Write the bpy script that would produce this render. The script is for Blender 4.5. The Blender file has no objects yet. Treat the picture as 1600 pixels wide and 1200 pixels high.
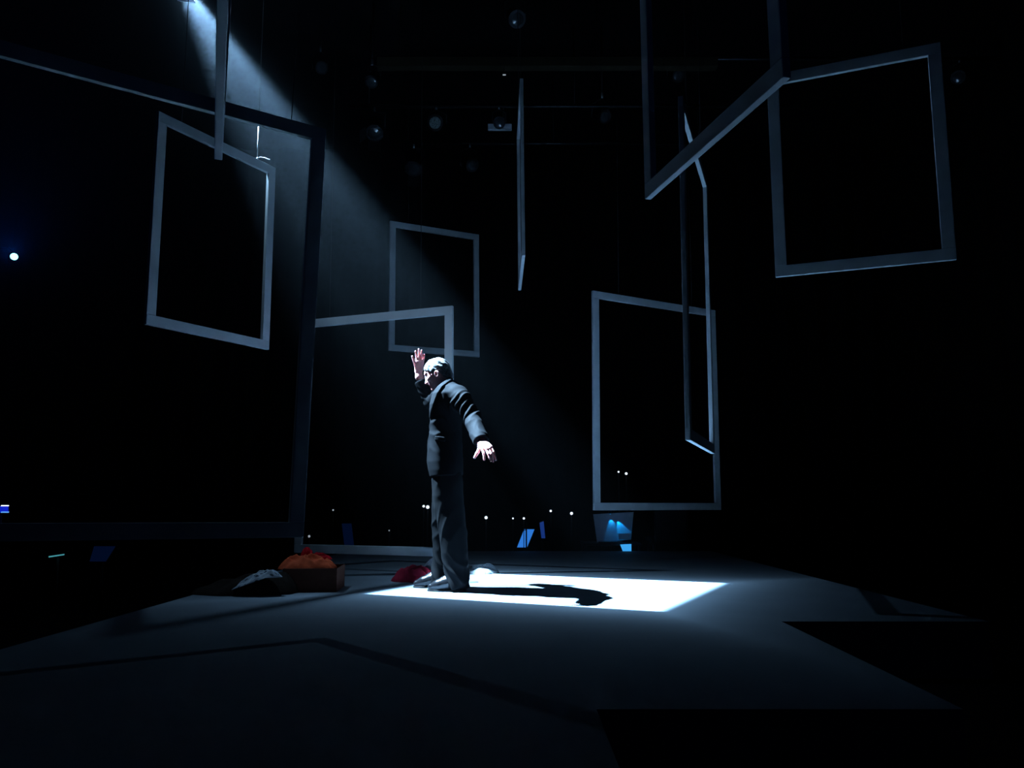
import bpy, bmesh, math, random
import numpy as np
from mathutils import Vector, Matrix

# ------------------------------------------------------------------ camera
S = bpy.context.scene
COL = S.collection
F_PX, PITCH, CH = 1180.0, math.atan(168/1180.0), 0.71      # stage top is z = 0
cd = bpy.data.cameras.new('camera'); cam = bpy.data.objects.new('camera', cd); COL.objects.link(cam)
cd.sensor_width = 36.0; cd.lens = 36.0*F_PX/1600.0; cd.clip_start = 0.05; cd.clip_end = 100
cam.location = (0, 0, CH); cam.rotation_euler = (math.pi/2+PITCH, 0, 0)
S.camera = cam

def ray(px, py):
    u, v = (px-800)/F_PX, (600-py)/F_PX
    cp, sp = math.cos(PITCH), math.sin(PITCH)
    return Vector((u, cp-v*sp, sp+v*cp))
def at(px, py, Y):                                           # photo pixel + depth -> point of the hall
    r = ray(px, py); return Vector((0, 0, CH)) + r*(Y/r.y)
def ground(px, py, z=0.0):
    r = ray(px, py); return Vector((0, 0, CH)) + r*((z-CH)/r.z)

# ------------------------------------------------------------------ world, exposure
w = bpy.data.worlds.new('dark_hall'); S.world = w; w.use_nodes = True
w.node_tree.nodes['Background'].inputs[0].default_value = (0, 0, 0, 1)
w.node_tree.nodes['Background'].inputs[1].default_value = 0

# thin smoke haze in the air of the hall, pooled high under the grid
wn = w.node_tree; vs = wn.nodes.new('ShaderNodeVolumeScatter')
vs.inputs['Anisotropy'].default_value = 0.70; vs.inputs['Color'].default_value = (0.72, 0.88, 1, 1)
gp = wn.nodes.new('ShaderNodeNewGeometry'); sp_ = wn.nodes.new('ShaderNodeSeparateXYZ'); wn.links.new(gp.outputs['Position'], sp_.inputs[0])
mz = wn.nodes.new('ShaderNodeMath'); mz.operation = 'SUBTRACT'; wn.links.new(sp_.outputs[2], mz.inputs[0]); mz.inputs[1].default_value = 5.0
mn = wn.nodes.new('ShaderNodeMath'); mn.operation = 'MINIMUM'; wn.links.new(mz.outputs[0], mn.inputs[0]); mn.inputs[1].default_value = 0.4
mk = wn.nodes.new('ShaderNodeMath'); mk.operation = 'MULTIPLY'; wn.links.new(mn.outputs[0], mk.inputs[0]); mk.inputs[1].default_value = 0.45
ex = wn.nodes.new('ShaderNodeMath'); ex.operation = 'EXPONENT'; wn.links.new(mk.outputs[0], ex.inputs[0])
md = wn.nodes.new('ShaderNodeMath'); md.operation = 'MULTIPLY'; wn.links.new(ex.outputs[0], md.inputs[0]); md.inputs[1].default_value = 0.0043
wn.links.new(md.outputs[0], vs.inputs['Density'])
wn.links.new(vs.outputs[0], wn.nodes['World Output'].inputs['Volume'])
S.view_settings.view_transform = 'Standard'; S.view_settings.look = 'None'
S.view_settings.exposure = 0.0; S.view_settings.gamma = 1.0; S.view_settings.use_curve_mapping = False
S.cycles.use_denoising = True
S.cycles.max_bounces = 6; S.cycles.volume_bounces = 0
S.cycles.volume_step_rate = 1
w.cycles.volume_step_size = 1.5
S.cycles.volume_max_steps = 24

# ------------------------------------------------------------------ lights
LAMP = at(270, -44, 6.3)                                     # the framed profile spot
PATCH = [ground(566, 928), ground(1036, 956), ground(1136, 911), ground(746, 895.5)]
KEY_ENERGY = 88000.0
def add_light(name, kind, loc, energy, color, radius=0.03, target=None, size=None, blend=1.0):
    l = bpy.data.lights.new(name, kind); o = bpy.data.objects.new(name, l); COL.objects.link(o)
    o.location = loc; l.energy = energy; l.color = color; l.shadow_soft_size = radius
    if kind == 'SPOT':
        l.spot_size = size; l.spot_blend = blend
    if target is not None:
        o.rotation_euler = (Vector(target)-Vector(loc)).to_track_quat('-Z', 'Y').to_euler()
    return o
key = add_light('profile_beam', 'SPOT', LAMP, KEY_ENERGY, (0.40, 0.69, 1.0), 0.042, (0.35, 5.4, 0), math.radians(110), 0.6)
def shutter_nodes(light):
    """framing shutters of the profile spot: a four-bladed gate, soft focus, and the lens spill round it"""
    light.use_nodes = True
    nt = light.node_tree; N = nt.nodes; L = nt.links
    em = next(n for n in N if n.type == 'EMISSION')
    def math_(op, a, b=None, c=None, clamp=False):
        n = N.new('ShaderNodeMath'); n.operation = op; n.use_clamp = clamp
        for i, v in enumerate((a, b, c)):
            if v is None: continue
            if isinstance(v, (int, float)): n.inputs[i].default_value = v
            else: L.new(v, n.inputs[i])
        return n.outputs[0]
    g = N.new('ShaderNodeNewGeometry'); sx = N.new('ShaderNodeSeparateXYZ'); L.new(g.outputs['Incoming'], sx.inputs[0])
    down = math_('MAXIMUM', math_('MULTIPLY', sx.outputs[2], -1.0), 0.02)
    k = math_('DIVIDE', LAMP.z, down)
    sp = N.new('ShaderNodeSeparateXYZ'); L.new(g.outputs['Position'], sp.inputs[0])   # lens focuses the gate on the deck
    X = math_('MULTIPLY_ADD', sx.outputs[0], k, sp.outputs[0]); Y = math_('MULTIPLY_ADD', sx.outputs[1], k, sp.outputs[1])
    c = sum(PATCH, Vector())/4
    soft = [0.035, 0.10, 0.03, 0.10]                         # front, right, back, left blade
    mask = None; out = None
    for i in range(4):
        a, b = PATCH[i], PATCH[(i+1) % 4]
        n2 = Vector((-(b.y-a.y), b.x-a.x)).normalized()
        if n2.dot(Vector((c.x-a.x, c.y-a.y))) > 0: n2 = -n2   # outward
        d = math_('ADD', math_('MULTIPLY_ADD', X, n2.x, -(n2.x*a.x+n2.y*a.y)), math_('MULTIPLY', Y, n2.y))
        mr = N.new('ShaderNodeMapRange'); mr.interpolation_type = 'SMOOTHSTEP'
        mr.inputs[1].default_value = soft[i]*0.3; mr.inputs[2].default_value = -soft[i]
        L.new(d, mr.inputs[0])
        mask = mr.outputs[0] if mask is None else math_('MULTIPLY', mask, mr.outputs[0])
        out = d if out is None else math_('MAXIMUM', out, d)
    out = math_('MAXIMUM', out, 0.0)
    h1 = math_('MULTIPLY', math_('EXPONENT', math_('MULTIPLY', out, -1/0.18)), 0.030)
    h2 = math_('MULTIPLY', math_('EXPONENT', math_('MULTIPLY', out, -1/0.48)), 0.0105)
    tot = math_('ADD', math_('ADD', mask, 0.00009), math_('ADD', h1, h2))
    L.new(tot, em.inputs['Strength'])
shutter_nodes(key.data)
BLUE = (0.02, 0.18, 1.0)
FILL = Vector((0.6, -1.6, 4.6))                               # added blue fill, unseen behind the camera, lifts the dark frame faces
add_light('added_blue_fill', 'SPOT', FILL, 3.2, (0.03, 0.20, 1.0), 0.12, (-0.2, 5.0, 2.0), math.radians(120), 1.0)
LED = at(22, 401, 7.2)
add_light('blue_lamp_glow', 'SPOT', LED+Vector((0.06, -0.10, -0.02)), 45.0, (0.01, 0.16, 1.0), 0.03, LED+Vector((0.7, -1.8, 0.25)), math.radians(80), 1.0)

# ------------------------------------------------------------------ materials
def mat(name, color, rough=0.7, metal=0.0, spec=0.3, noise=0.0, nscale=20.0, bump=0.0, bscale=200.0, emit=None, estr=0.0, sheen=0.0):
    m = bpy.data.materials.new(name); m.use_nodes = True
    nt = m.node_tree; b = nt.nodes['Principled BSDF']
    b.inputs['Base Color'].default_value = (*color, 1); b.inputs['Roughness'].default_value = rough
    b.inputs['Metallic'].default_value = metal; b.inputs['Specular IOR Level'].default_value = spec
    if sheen: b.inputs['Sheen Weight'].default_value = sheen
    tc = nt.nodes.new('ShaderNodeTexCoord')
    if noise:
        n = nt.nodes.new('ShaderNodeTexNoise'); n.inputs['Scale'].default_value = nscale; n.inputs['Detail'].default_value = 5
        nt.links.new(tc.outputs['Object'], n.inputs['Vector'])
        r = nt.nodes.new('ShaderNodeValToRGB')
        r.color_ramp.elements[0].position = 0.3; r.color_ramp.elements[1].position = 0.7
        r.color_ramp.elements[0].color = (*[c*(1-noise) for c in color], 1)
        r.color_ramp.elements[1].color = (*[min(1, c*(1+noise)) for c in color], 1)
        nt.links.new(n.outputs[0], r.inputs[0]); nt.links.new(r.outputs[0], b.inputs['Base Color'])
    if bump:
        n = nt.nodes.new('ShaderNodeTexNoise'); n.inputs['Scale'].default_value = bscale; n.inputs['Detail'].default_value = 4
        nt.links.new(tc.outputs['Object'], n.inputs['Vector'])
        bp = nt.nodes.new('ShaderNodeBump'); bp.inputs['Strength'].default_value = bump; bp.inputs['Distance'].default_value = 0.01
        nt.links.new(n.outputs[0], bp.inputs['Height']); nt.links.new(bp.outputs[0], b.inputs['Normal'])
    if emit:
        b.inputs['Emission Color'].default_value = (*emit, 1); b.inputs['Emission Strength'].default_value = estr
    return m

M = {
 'black_wall': mat('black_drape', (0.006, 0.006, 0.007), 0.95, spec=0.05, noise=0.3, nscale=3),
 'black_floor': mat('black_floor', (0.004, 0.004, 0.005), 0.9, spec=0.05, noise=0.3, nscale=5),
 'stage': mat('stage_lino', (0.185, 0.22, 0.26), 0.72, spec=0.15, noise=0.06, nscale=2.5, bump=0.03, bscale=60),
 'paint': mat('frame_paint', (0.55, 0.58, 0.60), 0.65, spec=0.25, noise=0.07, nscale=6, bump=0.05, bscale=40),
 'cord': mat('white_cord', (0.13, 0.13, 0.13), 0.7, noise=0.05),
 'wire': mat('dark_wire', (0.02, 0.02, 0.02), 0.6, noise=0.1),
 'suit': mat('suit_wool', (0.0030, 0.0034, 0.0044), 0.8, spec=0.05, noise=0.15, nscale=180, bump=0.04, bscale=500),
 'trouser': mat('trouser_wool', (0.0050, 0.0055, 0.0064), 0.8, spec=0.06, noise=0.15, nscale=150, bump=0.04, bscale=450),
 'shirt': mat('dark_shirt', (0.012, 0.012, 0.016), 0.8, noise=0.1),
 'button': mat('button_horn', (0.05, 0.05, 0.055), 0.25, spec=0.6, noise=0.1),
 'skin': mat('skin', (0.85, 0.40, 0.39), 0.55, spec=0.3, noise=0.08, nscale=40, bump=0.05, bscale=150),
 'eye': mat('eye_white', (0.7, 0.7, 0.7), 0.2, spec=0.5, noise=0.03),
 'shoe': mat('shoe_leather', (0.012, 0.012, 0.014), 0.22, spec=0.6, noise=0.2, nscale=60),
 'sole': mat('shoe_sole', (0.01, 0.01, 0.01), 0.6, noise=0.1),
 'crimson': mat('crimson_wool', (0.24, 0.008, 0.026), 0.85, spec=0.1, noise=0.15, nscale=40, bump=0.2, bscale=150),
 'orange': mat('orange_cloth', (0.62, 0.095, 0.035), 0.85, spec=0.1, noise=0.12, nscale=30, bump=0.15, bscale=120),
 'red': mat('red_cloth', (0.50, 0.006, 0.014), 0.85, spec=0.1, noise=0.12, nscale=30, bump=0.15, bscale=120),
 'greycloth': mat('grey_cloth', (0.20, 0.21, 0.25), 0.85, spec=0.1, noise=0.15, nscale=40, bump=0.15, bscale=150),
 'darkcoat': mat('brown_black_coat', (0.020, 0.014, 0.011), 0.9, spec=0.08, noise=0.25, nscale=40, bump=0.15, bscale=150),
 'card': mat('cardboard', (0.13, 0.05, 0.035), 0.9, spec=0.1, noise=0.15, nscale=15, bump=0.08, bscale=90),
 'metal': mat('black_metal', (0.03, 0.03, 0.033), 0.42, metal=0.6, noise=0.2, nscale=20),
 'bare_metal': mat('worn_metal', (0.42, 0.43, 0.45), 0.35, metal=0.9, noise=0.15, nscale=25),
 'lens': mat('lens_glass', (0.05, 0.055, 0.06), 0.08, spec=0.9, noise=0.1),
 'timber': mat('brown_timber', (0.026, 0.019, 0.009), 0.8, noise=0.3, nscale=9, bump=0.1),
 'pale': mat('pale_grey_metal', (0.55, 0.57, 0.62), 0.5, noise=0.06),
 'white_panel': mat('white_panel', (0.75, 0.77, 0.8), 0.7, noise=0.04),
 'chair': mat('black_upholstery', (0.012, 0.012, 0.015), 0.85, noise=0.2),
 'key_glow': mat('profile_lens_glow', (0.8, 0.8, 0.8), 0.2, noise=0.02, nscale=3, emit=(0.75, 0.9, 1.0), estr=14),
 'led_glow': mat('led_glow', (0.5, 0.8, 0.9), 0.2, noise=0.02, nscale=3, emit=(0.30, 0.90, 1.0), estr=3.0),
 'pin_white': mat('pin_lamp_glow', (0.8, 0.8, 0.8), 0.2, noise=0.02, emit=(0.75, 0.85, 1.0), estr=1.6),
 'pin_dim': mat('pin_lamp_dim_glow', (0.8, 0.8, 0.8), 0.2, noise=0.02, emit=(0.75, 0.85, 1.0), estr=0.35),
 'panel_blue': mat('panel_blue_glow', (0.02, 0.05, 0.1), 0.3, noise=0.1, nscale=8, emit=(0.035, 0.24, 0.85), estr=0.75),
 'blue_dim': mat('blue_dim_glow', (0.02, 0.03, 0.08), 0.3, noise=0.1, nscale=8, emit=(0.02, 0.09, 0.55), estr=0.30),
 'blue_deep': mat('blue_deep_glow', (0.01, 0.01, 0.04), 0.3, noise=0.1, nscale=8, emit=(0.01, 0.06, 0.30), estr=0.045),
 'screen_cyan': mat('screen_cyan_glow', (0.05, 0.2, 0.25), 0.3, noise=0.1, nscale=8, emit=(0.10, 0.50, 0.58), estr=0.55),
 'device_blue': mat('device_blue_glow', (0.02, 0.02, 0.2), 0.3, noise=0.1, nscale=8, emit=(0.004, 0.02, 0.65), estr=0.8),
 'device_bright': mat('device_bright_glow', (0.2, 0.4, 0.6), 0.3, noise=0.1, nscale=8, emit=(0.12, 0.42, 1.0), estr=0.9),
 'paper_bulb_glow': mat('paper_bulb_blue_glow', (0.3, 0.6, 0.8), 0.5, noise=0.03, nscale=8, emit=(0.05, 0.42, 0.98), estr=0.85),  # blue light on the white sheet put in as emission; same glow for bulb
}

def hair_mat():
    m = mat('grey_hair', (0.16, 0.16, 0.17), 0.5, spec=0.4, noise=0.0)
    nt = m.node_tree; b = nt.nodes['Principled BSDF']
    tc = nt.nodes.new('ShaderNodeTexCoord'); mp_ = nt.nodes.new('ShaderNodeMapping'); mp_.inputs['Scale'].default_value = (30, 160, 60)
    n = nt.nodes.new('ShaderNodeTexNoise'); n.inputs['Scale'].default_value = 1.5; n.inputs['Detail'].default_value = 5
    r = nt.nodes.new('ShaderNodeValToRGB'); r.color_ramp.elements[0].position = 0.35; r.color_ramp.elements[1].position = 0.65
    r.color_ramp.elements[0].color = (0.035, 0.035, 0.04, 1); r.color_ramp.elements[1].color = (0.30, 0.30, 0.31, 1)
    nt.links.new(tc.outputs['Object'], mp_.inputs[0]); nt.links.new(mp_.outputs[0], n.inputs['Vector'])
    nt.links.new(n.outputs[0], r.inputs[0]); nt.links.new(r.outputs[0], b.inputs['Base Color'])
    bp = nt.nodes.new('ShaderNodeBump'); bp.inputs['Strength'].default_value = 0.5; bp.inputs['Distance'].default_value = 0.004
    nt.links.new(n.outputs[0], bp.inputs['Height']); nt.links.new(bp.outputs[0], b.inputs['Normal'])
    return m
M['hair'] = hair_mat()
sb = M['skin'].node_tree.nodes['Principled BSDF']; sb.inputs['Subsurface Weight'].default_value = 0.25; sb.inputs['Subsurface Radius'].default_value = (0.02, 0.006, 0.004); sb.inputs['Subsurface Scale'].default_value = 0.6

def patterned_mat(name, base, dark, sx, sy, frac=0.35):
    """woven check of small dark dashes on pale cloth"""
    m = mat(name, base, 0.85, spec=0.1, bump=0.15, bscale=140)
    nt = m.node_tree; b = nt.nodes['Principled BSDF']
    tc = nt.nodes.new('ShaderNodeTexCoord'); mp_ = nt.nodes.new('ShaderNodeMapping')
    mp_.inputs['Scale'].default_value = (sx, sy, sx); mp_.inputs['Rotation'].default_value = (0, 0, 0.6)
    v = nt.nodes.new('ShaderNodeTexVoronoi'); v.inputs['Scale'].default_value = 1.0; v.inputs['Randomness'].default_value = 0.5
    r = nt.nodes.new('ShaderNodeValToRGB'); r.color_ramp.interpolation = 'LINEAR'
    r.color_ramp.elements[0].position = frac-0.05; r.color_ramp.elements[1].position = frac+0.03
    r.color_ramp.elements[0].color = (*dark, 1); r.color_ramp.elements[1].color = (*base, 1)
    nt.links.new(tc.outputs['Object'], mp_.inputs[0]); nt.links.new(mp_.outputs[0], v.inputs['Vector'])
    nt.links.new(v.outputs['Distance'], r.inputs[0]); nt.links.new(r.outputs[0], b.inputs['Base Color'])
    return m
M['pattern'] = patterned_mat('white_patterned_cotton', (0.15, 0.165, 0.175), (0.006, 0.007, 0.010), 75, 115, 0.30)
M['honeycomb'] = patterned_mat('honeycomb_lens', (0.30, 0.36, 0.36), (0.01, 0.012, 0.012), 70, 70, 0.35)
M['scarf'] = patterned_mat('pale_striped_scarf', (0.36, 0.40, 0.46), (0.05, 0.06, 0.08), 22, 70, 0.34)

# ------------------------------------------------------------------ helpers
def link(name, me, m=None, parent=None, loc=None):
    o = bpy.data.objects.new(name, me); COL.objects.link(o)
    if m is not None and me is not None:
        me.materials.clear(); me.materials.append(m)
    if parent is not None: o.parent = parent
    if loc is not None: o.location = loc
    return o
def tag(o, label, cat, group=None, kind=None):
    o['label'] = label; o['category'] = cat
    if group: o['group'] = group
    if kind: o['kind'] = kind
    return o
def empty(name, loc, rot=(0, 0, 0)):
    o = bpy.data.objects.new(name, None); COL.objects.link(o); o.location = loc; o.rotation_euler = rot
    o.empty_display_size = 0.1
    return o
def struct(o): o['kind'] = 'structure'; return o
def bm_mesh(bm, name, smooth=False):
    me = bpy.data.meshes.new(name); bm.to_mesh(me); bm.free()
    if smooth: me.polygons.foreach_set('use_smooth', [True]*len(me.polygons))
    return me
def box_mesh(sx, sy, sz, bevel=0.0, c=(0, 0, 0), name='box', rot=None):
    bm = bmesh.new(); bmesh.ops.create_cube(bm, size=1.0)
    for v in bm.verts: v.co = Vector((v.co.x*sx, v.co.y*sy, v.co.z*sz))
    if bevel: bmesh.ops.bevel(bm, geom=bm.edges[:], offset=bevel, segments=2, affect='EDGES', profile=0.5)
    if rot is not None: bmesh.ops.transform(bm, matrix=rot.to_4x4(), verts=bm.verts)
    bmesh.ops.translate(bm, vec=c, verts=bm.verts)
    return bm_mesh(bm, name)
def prism_mesh(pts, z0, z1, name='prism'):
    bm = bmesh.new()
    a = [bm.verts.new((p[0], p[1], z0)) for p in pts]; b = [bm.verts.new((p[0], p[1], z1)) for p in pts]
    bm.faces.new(b); bm.faces.new(a[::-1]); n = len(pts)
    for i in range(n): bm.faces.new((a[i], a[(i+1) % n], b[(i+1) % n], b[i]))
    bmesh.ops.recalc_face_normals(bm, faces=bm.faces)
    return bm_mesh(bm, name)
def slab_mesh(quad, thick, name='slab'):
    """four corners (in order) extruded along the normal, away from the viewer"""
    q = [Vector(p) for p in quad]; n = (q[1]-q[0]).cross(q[3]-q[0]).normalized()
    if n.dot(Vector((0, 0, CH))-q[0]) > 0: n = -n
    bm = bmesh.new()
    a = [bm.verts.new(p) for p in q]; b = [bm.verts.new(p+n*thick) for p in q]
    bm.faces.new(a); bm.faces.new(b[::-1])
    for i in range(4): bm.faces.new((a[i], b[i], b[(i+1) % 4], a[(i+1) % 4]))
    bmesh.ops.recalc_face_normals(bm, faces=bm.faces)
    return bm_mesh(bm, name)
def tube_mesh(pts, r, sides=8, name='tube'):
    pts = [Vector(p) for p in pts]; bm = bmesh.new(); rings = []
    for i, p in enumerate(pts):
        t = (pts[min(i+1, len(pts)-1)]-pts[max(i-1, 0)]).normalized()
        ref = Vector((0, 0, 1)) if abs(t.z) < 0.9 else Vector((1, 0, 0))
        a = t.cross(ref).normalized(); b = t.cross(a)
        rr = r[i] if isinstance(r, (list, tuple)) else r
        rings.append([bm.verts.new(p+(a*math.cos(k*2*math.pi/sides)+b*math.sin(k*2*math.pi/sides))*rr) for k in range(sides)])
    for i in range(len(rings)-1):
        for k in range(sides):
            bm.faces.new((rings[i][k], rings[i][(k+1) % sides], rings[i+1][(k+1) % sides], rings[i+1][k]))
    bm.faces.new(rings[0][::-1]); bm.faces.new(rings[-1])
    bmesh.ops.recalc_face_normals(bm, faces=bm.faces)
    return bm_mesh(bm, name, True)
def lathe_mesh(prof, sides=24, name='lathe', M4=None):
    """profile of (radius, z) turned about the local z axis"""
    bm = bmesh.new(); rings = []
    for r, z in prof:
        rings.append([bm.verts.new((r*math.cos(k*2*math.pi/sides), r*math.sin(k*2*math.pi/sides), z)) for k in range(sides)])
    for i in range(len(rings)-1):
        for k in range(sides):
            bm.faces.new((rings[i][k], rings[i][(k+1) % sides], rings[i+1][(k+1) % sides], rings[i+1][k]))
    bm.faces.new(rings[0][::-1]); bm.faces.new(rings[-1])
    bmesh.ops.recalc_face_normals(bm, faces=bm.faces)
    if M4 is not None: bmesh.ops.transform(bm, matrix=M4, verts=bm.verts)
    me = bm_mesh(bm, name)
    return me
def np_mesh(v, q, name, smooth=True):
    me = bpy.data.meshes.new(name)
    me.vertices.add(len(v)); me.vertices.foreach_set('co', np.ascontiguousarray(v, np.float32).ravel())
    me.loops.add(q.size); me.loops.foreach_set('vertex_index', np.ascontiguousarray(q, np.int32).ravel())
    me.polygons.add(len(q)); me.polygons.foreach_set('loop_start', np.arange(0, q.size, q.shape[1], dtype=np.int32))
    me.polygons.foreach_set('use_smooth', np.full(len(q), smooth))
    me.update(calc_edges=True); me.validate()
    return me

# ---- distance fields -> one continuous skin (surface nets)
class Field:
    def __init__(s, lo, hi, h):
        s.lo = np.array(lo, float); s.h = h
        s.n = np.ceil((np.array(hi)-s.lo)/h).astype(int)+1
        s.D = np.full(s.n, 1.0, np.float32)
    def block(s, lo, hi):
        i0 = np.clip(np.floor((np.array(lo)-s.lo)/s.h).astype(int), 0, s.n); i1 = np.clip(np.ceil((np.array(hi)-s.lo)/s.h).astype(int)+1, 0, s.n)
        sl = tuple(slice(a, b) for a, b in zip(i0, i1))
        ax = [(s.lo[k]+s.h*np.arange(i0[k], i1[k])).astype(np.float32) for k in range(3)]
        return sl, ax[0][:, None, None], ax[1][None, :, None], ax[2][None, None, :]
    def apply(s, fn, lo, hi, k=0.0, op='u', pad=0.06):
        lo = np.array(lo)-pad; hi = np.array(hi)+pad
        sl, x, y, z = s.block(lo, hi)
        if 0 in s.D[sl].shape: return
        b = fn(x, y, z).astype(np.float32); a = s.D[sl]
        if op == 'u':
            if k > 0:
                t = np.clip(0.5+0.5*(a-b)/k, 0, 1); s.D[sl] = a*(1-t)+b*t-k*t*(1-t)
            else: s.D[sl] = np.minimum(a, b)
        elif op == 's':
            if k > 0:
                t = np.clip(0.5-0.5*(a+b)/k, 0, 1); s.D[sl] = a*(1-t)-b*t+k*t*(1-t)
            else: s.D[sl] = np.maximum(a, -b)
        elif op == 'i': s.D[sl] = np.maximum(a, b)
        elif op == 'add': s.D[sl] = a+b
    def cone(s, a, b, ra, rb, k=0.0, op='u', pad=0.06, sc=(1, 1, 1)):
        a = np.array(a, float); b = np.array(b, float); r = max(ra, rb)
        def fn(x, y, z):
            d = b-a; L2 = max(float(d@d), 1e-12)
            t = np.clip(((x-a[0])*d[0]+(y-a[1])*d[1]+(z-a[2])*d[2])/L2, 0, 1)
            return np.sqrt(((x-a[0]-t*d[0])/sc[0])**2+((y-a[1]-t*d[1])/sc[1])**2+((z-a[2]-t*d[2])/sc[2])**2)-(ra+(rb-ra)*t)
        s.apply(fn, np.minimum(a, b)-r, np.maximum(a, b)+r, k, op, pad)
    def chain(s, pts, rs, k=0.0, k2=None, **kw):
        for i in range(len(pts)-1): s.cone(pts[i], pts[i+1], rs[i], rs[i+1], (k if i == 0 else (k2 if k2 is not None else k)), **kw)
    def ell(s, c, axes, rad, k=0.0, op='u', pad=0.06):
        c = np.array(c, float); A = np.array(axes, float); r = np.array(rad, float)
        def fn(x, y, z):
            dx, dy, dz = x-c[0], y-c[1], z-c[2]; k0 = 0; k1 = 0
            for i in range(3):
                q = dx*A[i, 0]+dy*A[i, 1]+dz*A[i, 2]
                k0 = k0+(q/r[i])**2; k1 = k1+(q/r[i]**2)**2
            k0 = np.sqrt(k0); k1 = np.sqrt(k1)
            return k0*(k0-1)/np.maximum(k1, 1e-6)
        s.apply(fn, c-r.max(), c+r.max(), k, op, pad)
    def loft(s, rings, k=0.0, pad=0.06, p=2.2):
        """rings: (z, cx, cy, rx, ry) by rising z; superellipse sections"""
        R = np.array(sorted(rings), float)
        def fn(x, y, z):
            zz = z.ravel(); f = [np.interp(zz, R[:, 0], R[:, i])[None, None, :] for i in range(1, 5)]
            q = (np.abs((x-f[0])/f[2])**p+np.abs((y-f[1])/f[3])**p)**(1/p)
            d = (q-1)*np.minimum(f[2], f[3])
            return np.maximum(d, np.maximum(R[0, 0]-z, z-R[-1, 0]))
        lo = (np.min(R[:, 1]-R[:, 3]), np.min(R[:, 2]-R[:, 4]), R[0, 0]); hi = (np.max(R[:, 1]+R[:, 3]), np.max(R[:, 2]+R[:, 4]), R[-1, 0])
        s.apply(fn, lo, hi, k, 'u', pad)
    def mesh(s, name, soft=0):
        for _ in range(soft):                                   # relax the field: no stair steps on creases
            for ax in range(3):
                q = np.clip(s.D, -0.03, 0.03); a = np.roll(q, 1, ax); b = np.roll(q, -1, ax)
                s.D = (0.25*a+0.5*q+0.25*b).astype(np.float32)
        D = s.D; D[0] = D[-1] = 1; D[:, 0] = D[:, -1] = 1; D[:, :, 0] = D[:, :, -1] = 1
        I = D < 0; nx, ny, nz = D.shape
        offs = [(i, j, k) for i in (0, 1) for j in (0, 1) for k in (0, 1)]
        anyv = np.zeros((nx-1, ny-1, nz-1), bool); allv = np.ones_like(anyv)
        for o in offs:
            v = I[o[0]:nx-1+o[0], o[1]:ny-1+o[1], o[2]:nz-1+o[2]]; anyv |= v; allv &= v
        act = np.argwhere(anyv & ~allv)
        idx = np.full(anyv.shape, -1, np.int32); idx[tuple(act.T)] = np.arange(len(act))
        val = np.stack([D[act[:, 0]+o[0], act[:, 1]+o[1], act[:, 2]+o[2]] for o in offs], 1)
        P = np.zeros((len(act), 3)); W = np.zeros(len(act))
        for a in range(8):
            for b in range(a+1, 8):
                oa, ob = np.array(offs[a]), np.array(offs[b])
                if np.abs(oa-ob).sum() != 1: continue
                va, vb = val[:, a], val[:, b]; m = (va < 0) != (vb < 0)
                t = np.where(m, va/np.where(m, va-vb, 1), 0)
                P += np.where(m[:, None], oa+t[:, None]*(ob-oa), 0); W += m
        V = s.lo+(act+P/W[:, None])*s.h
        Q = []
        for ax in range(3):
            o1, o2 = [(1, 2), (2, 0), (0, 1)][ax]
            A = np.take(I, range(0, I.shape[ax]-1), ax); B = np.take(I, range(1, I.shape[ax]), ax)
            e = np.argwhere(A != B)
            e = e[(e[:, o1] > 0) & (e[:, o2] > 0)]
            ins = I[tuple(e.T)]
            d1 = np.zeros(3, int); d1[o1] = 1; d2 = np.zeros(3, int); d2[o2] = 1
            q = np.stack([idx[tuple((e-d1-d2).T)], idx[tuple((e-d2).T)], idx[tuple(e.T)], idx[tuple((e-d1).T)]], 1)
            q[~ins] = q[~ins][:, ::-1]; Q.append(q)
        return np_mesh(V, np.concatenate(Q), name)

def wob(seed, freq, n=5):
    """sum of sines in random directions: soft cloth noise"""
    rg = np.random.RandomState(seed); K = rg.normal(size=(n, 3))*freq; ph = rg.uniform(0, 6.28, n)
    def f(x, y, z):
        a = 0
        for i in range(n): a = a+np.sin(K[i, 0]*x+K[i, 1]*y+K[i, 2]*z+ph[i]+1.3*np.sin(0.6*(K[i, 1]*x-K[i, 0]*y)+0.5*K[i, 2]*z))
        return a/n
    return f

# ------------------------------------------------------------------ the setting
FZ = -0.30                                                    # hall floor below the stage
hall = [(-6.5, -3.0), (6.5, -3.0), (6.5, 12.5), (-6.5, 12.5)]
CEIL = 6.6
struct(link('floor', prism_mesh(hall, FZ-0.1, FZ), M['black_floor']))
struct(link('ceiling', prism_mesh(hall, CEIL, CEIL+0.1), M['black_wall']))
def drape(name, a, b, seed):
    """black pleated drape along a wall"""
    a, b = Vector((*a, 0)), Vector((*b, 0)); L = (b-a).length; t = (b-a)/L; nrm = Vector((-t.y, t.x, 0))
    n = int(L/0.05); rg = random.Random(seed); ph = rg.uniform(0, 6)
    bm = bmesh.new(); rows = []
    for z in (FZ, CEIL):
        rows.append([bm.verts.new(a+t*(L*i/n)+nrm*(0.05*math.sin(i*0.05*14+ph+0.8*math.sin(i*0.11)))+Vector((0, 0, z))) for i in range(n+1)])
    back = [[bm.verts.new(a+t*(L*i)-nrm*0.12+Vector((0, 0, z))) for i in (0, 1)] for z in (FZ, CEIL)]
    for i in range(n): bm.faces.new((rows[0][i], rows[0][i+1], rows[1][i+1], rows[1][i]))
    bm.faces.new((back[0][0], back[1][0], back[1][1], back[0][1]))
    bmesh.ops.recalc_face_normals(bm, faces=bm.faces)
    return struct(link(name, bm_mesh(bm, name, True), M['black_wall']))
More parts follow.
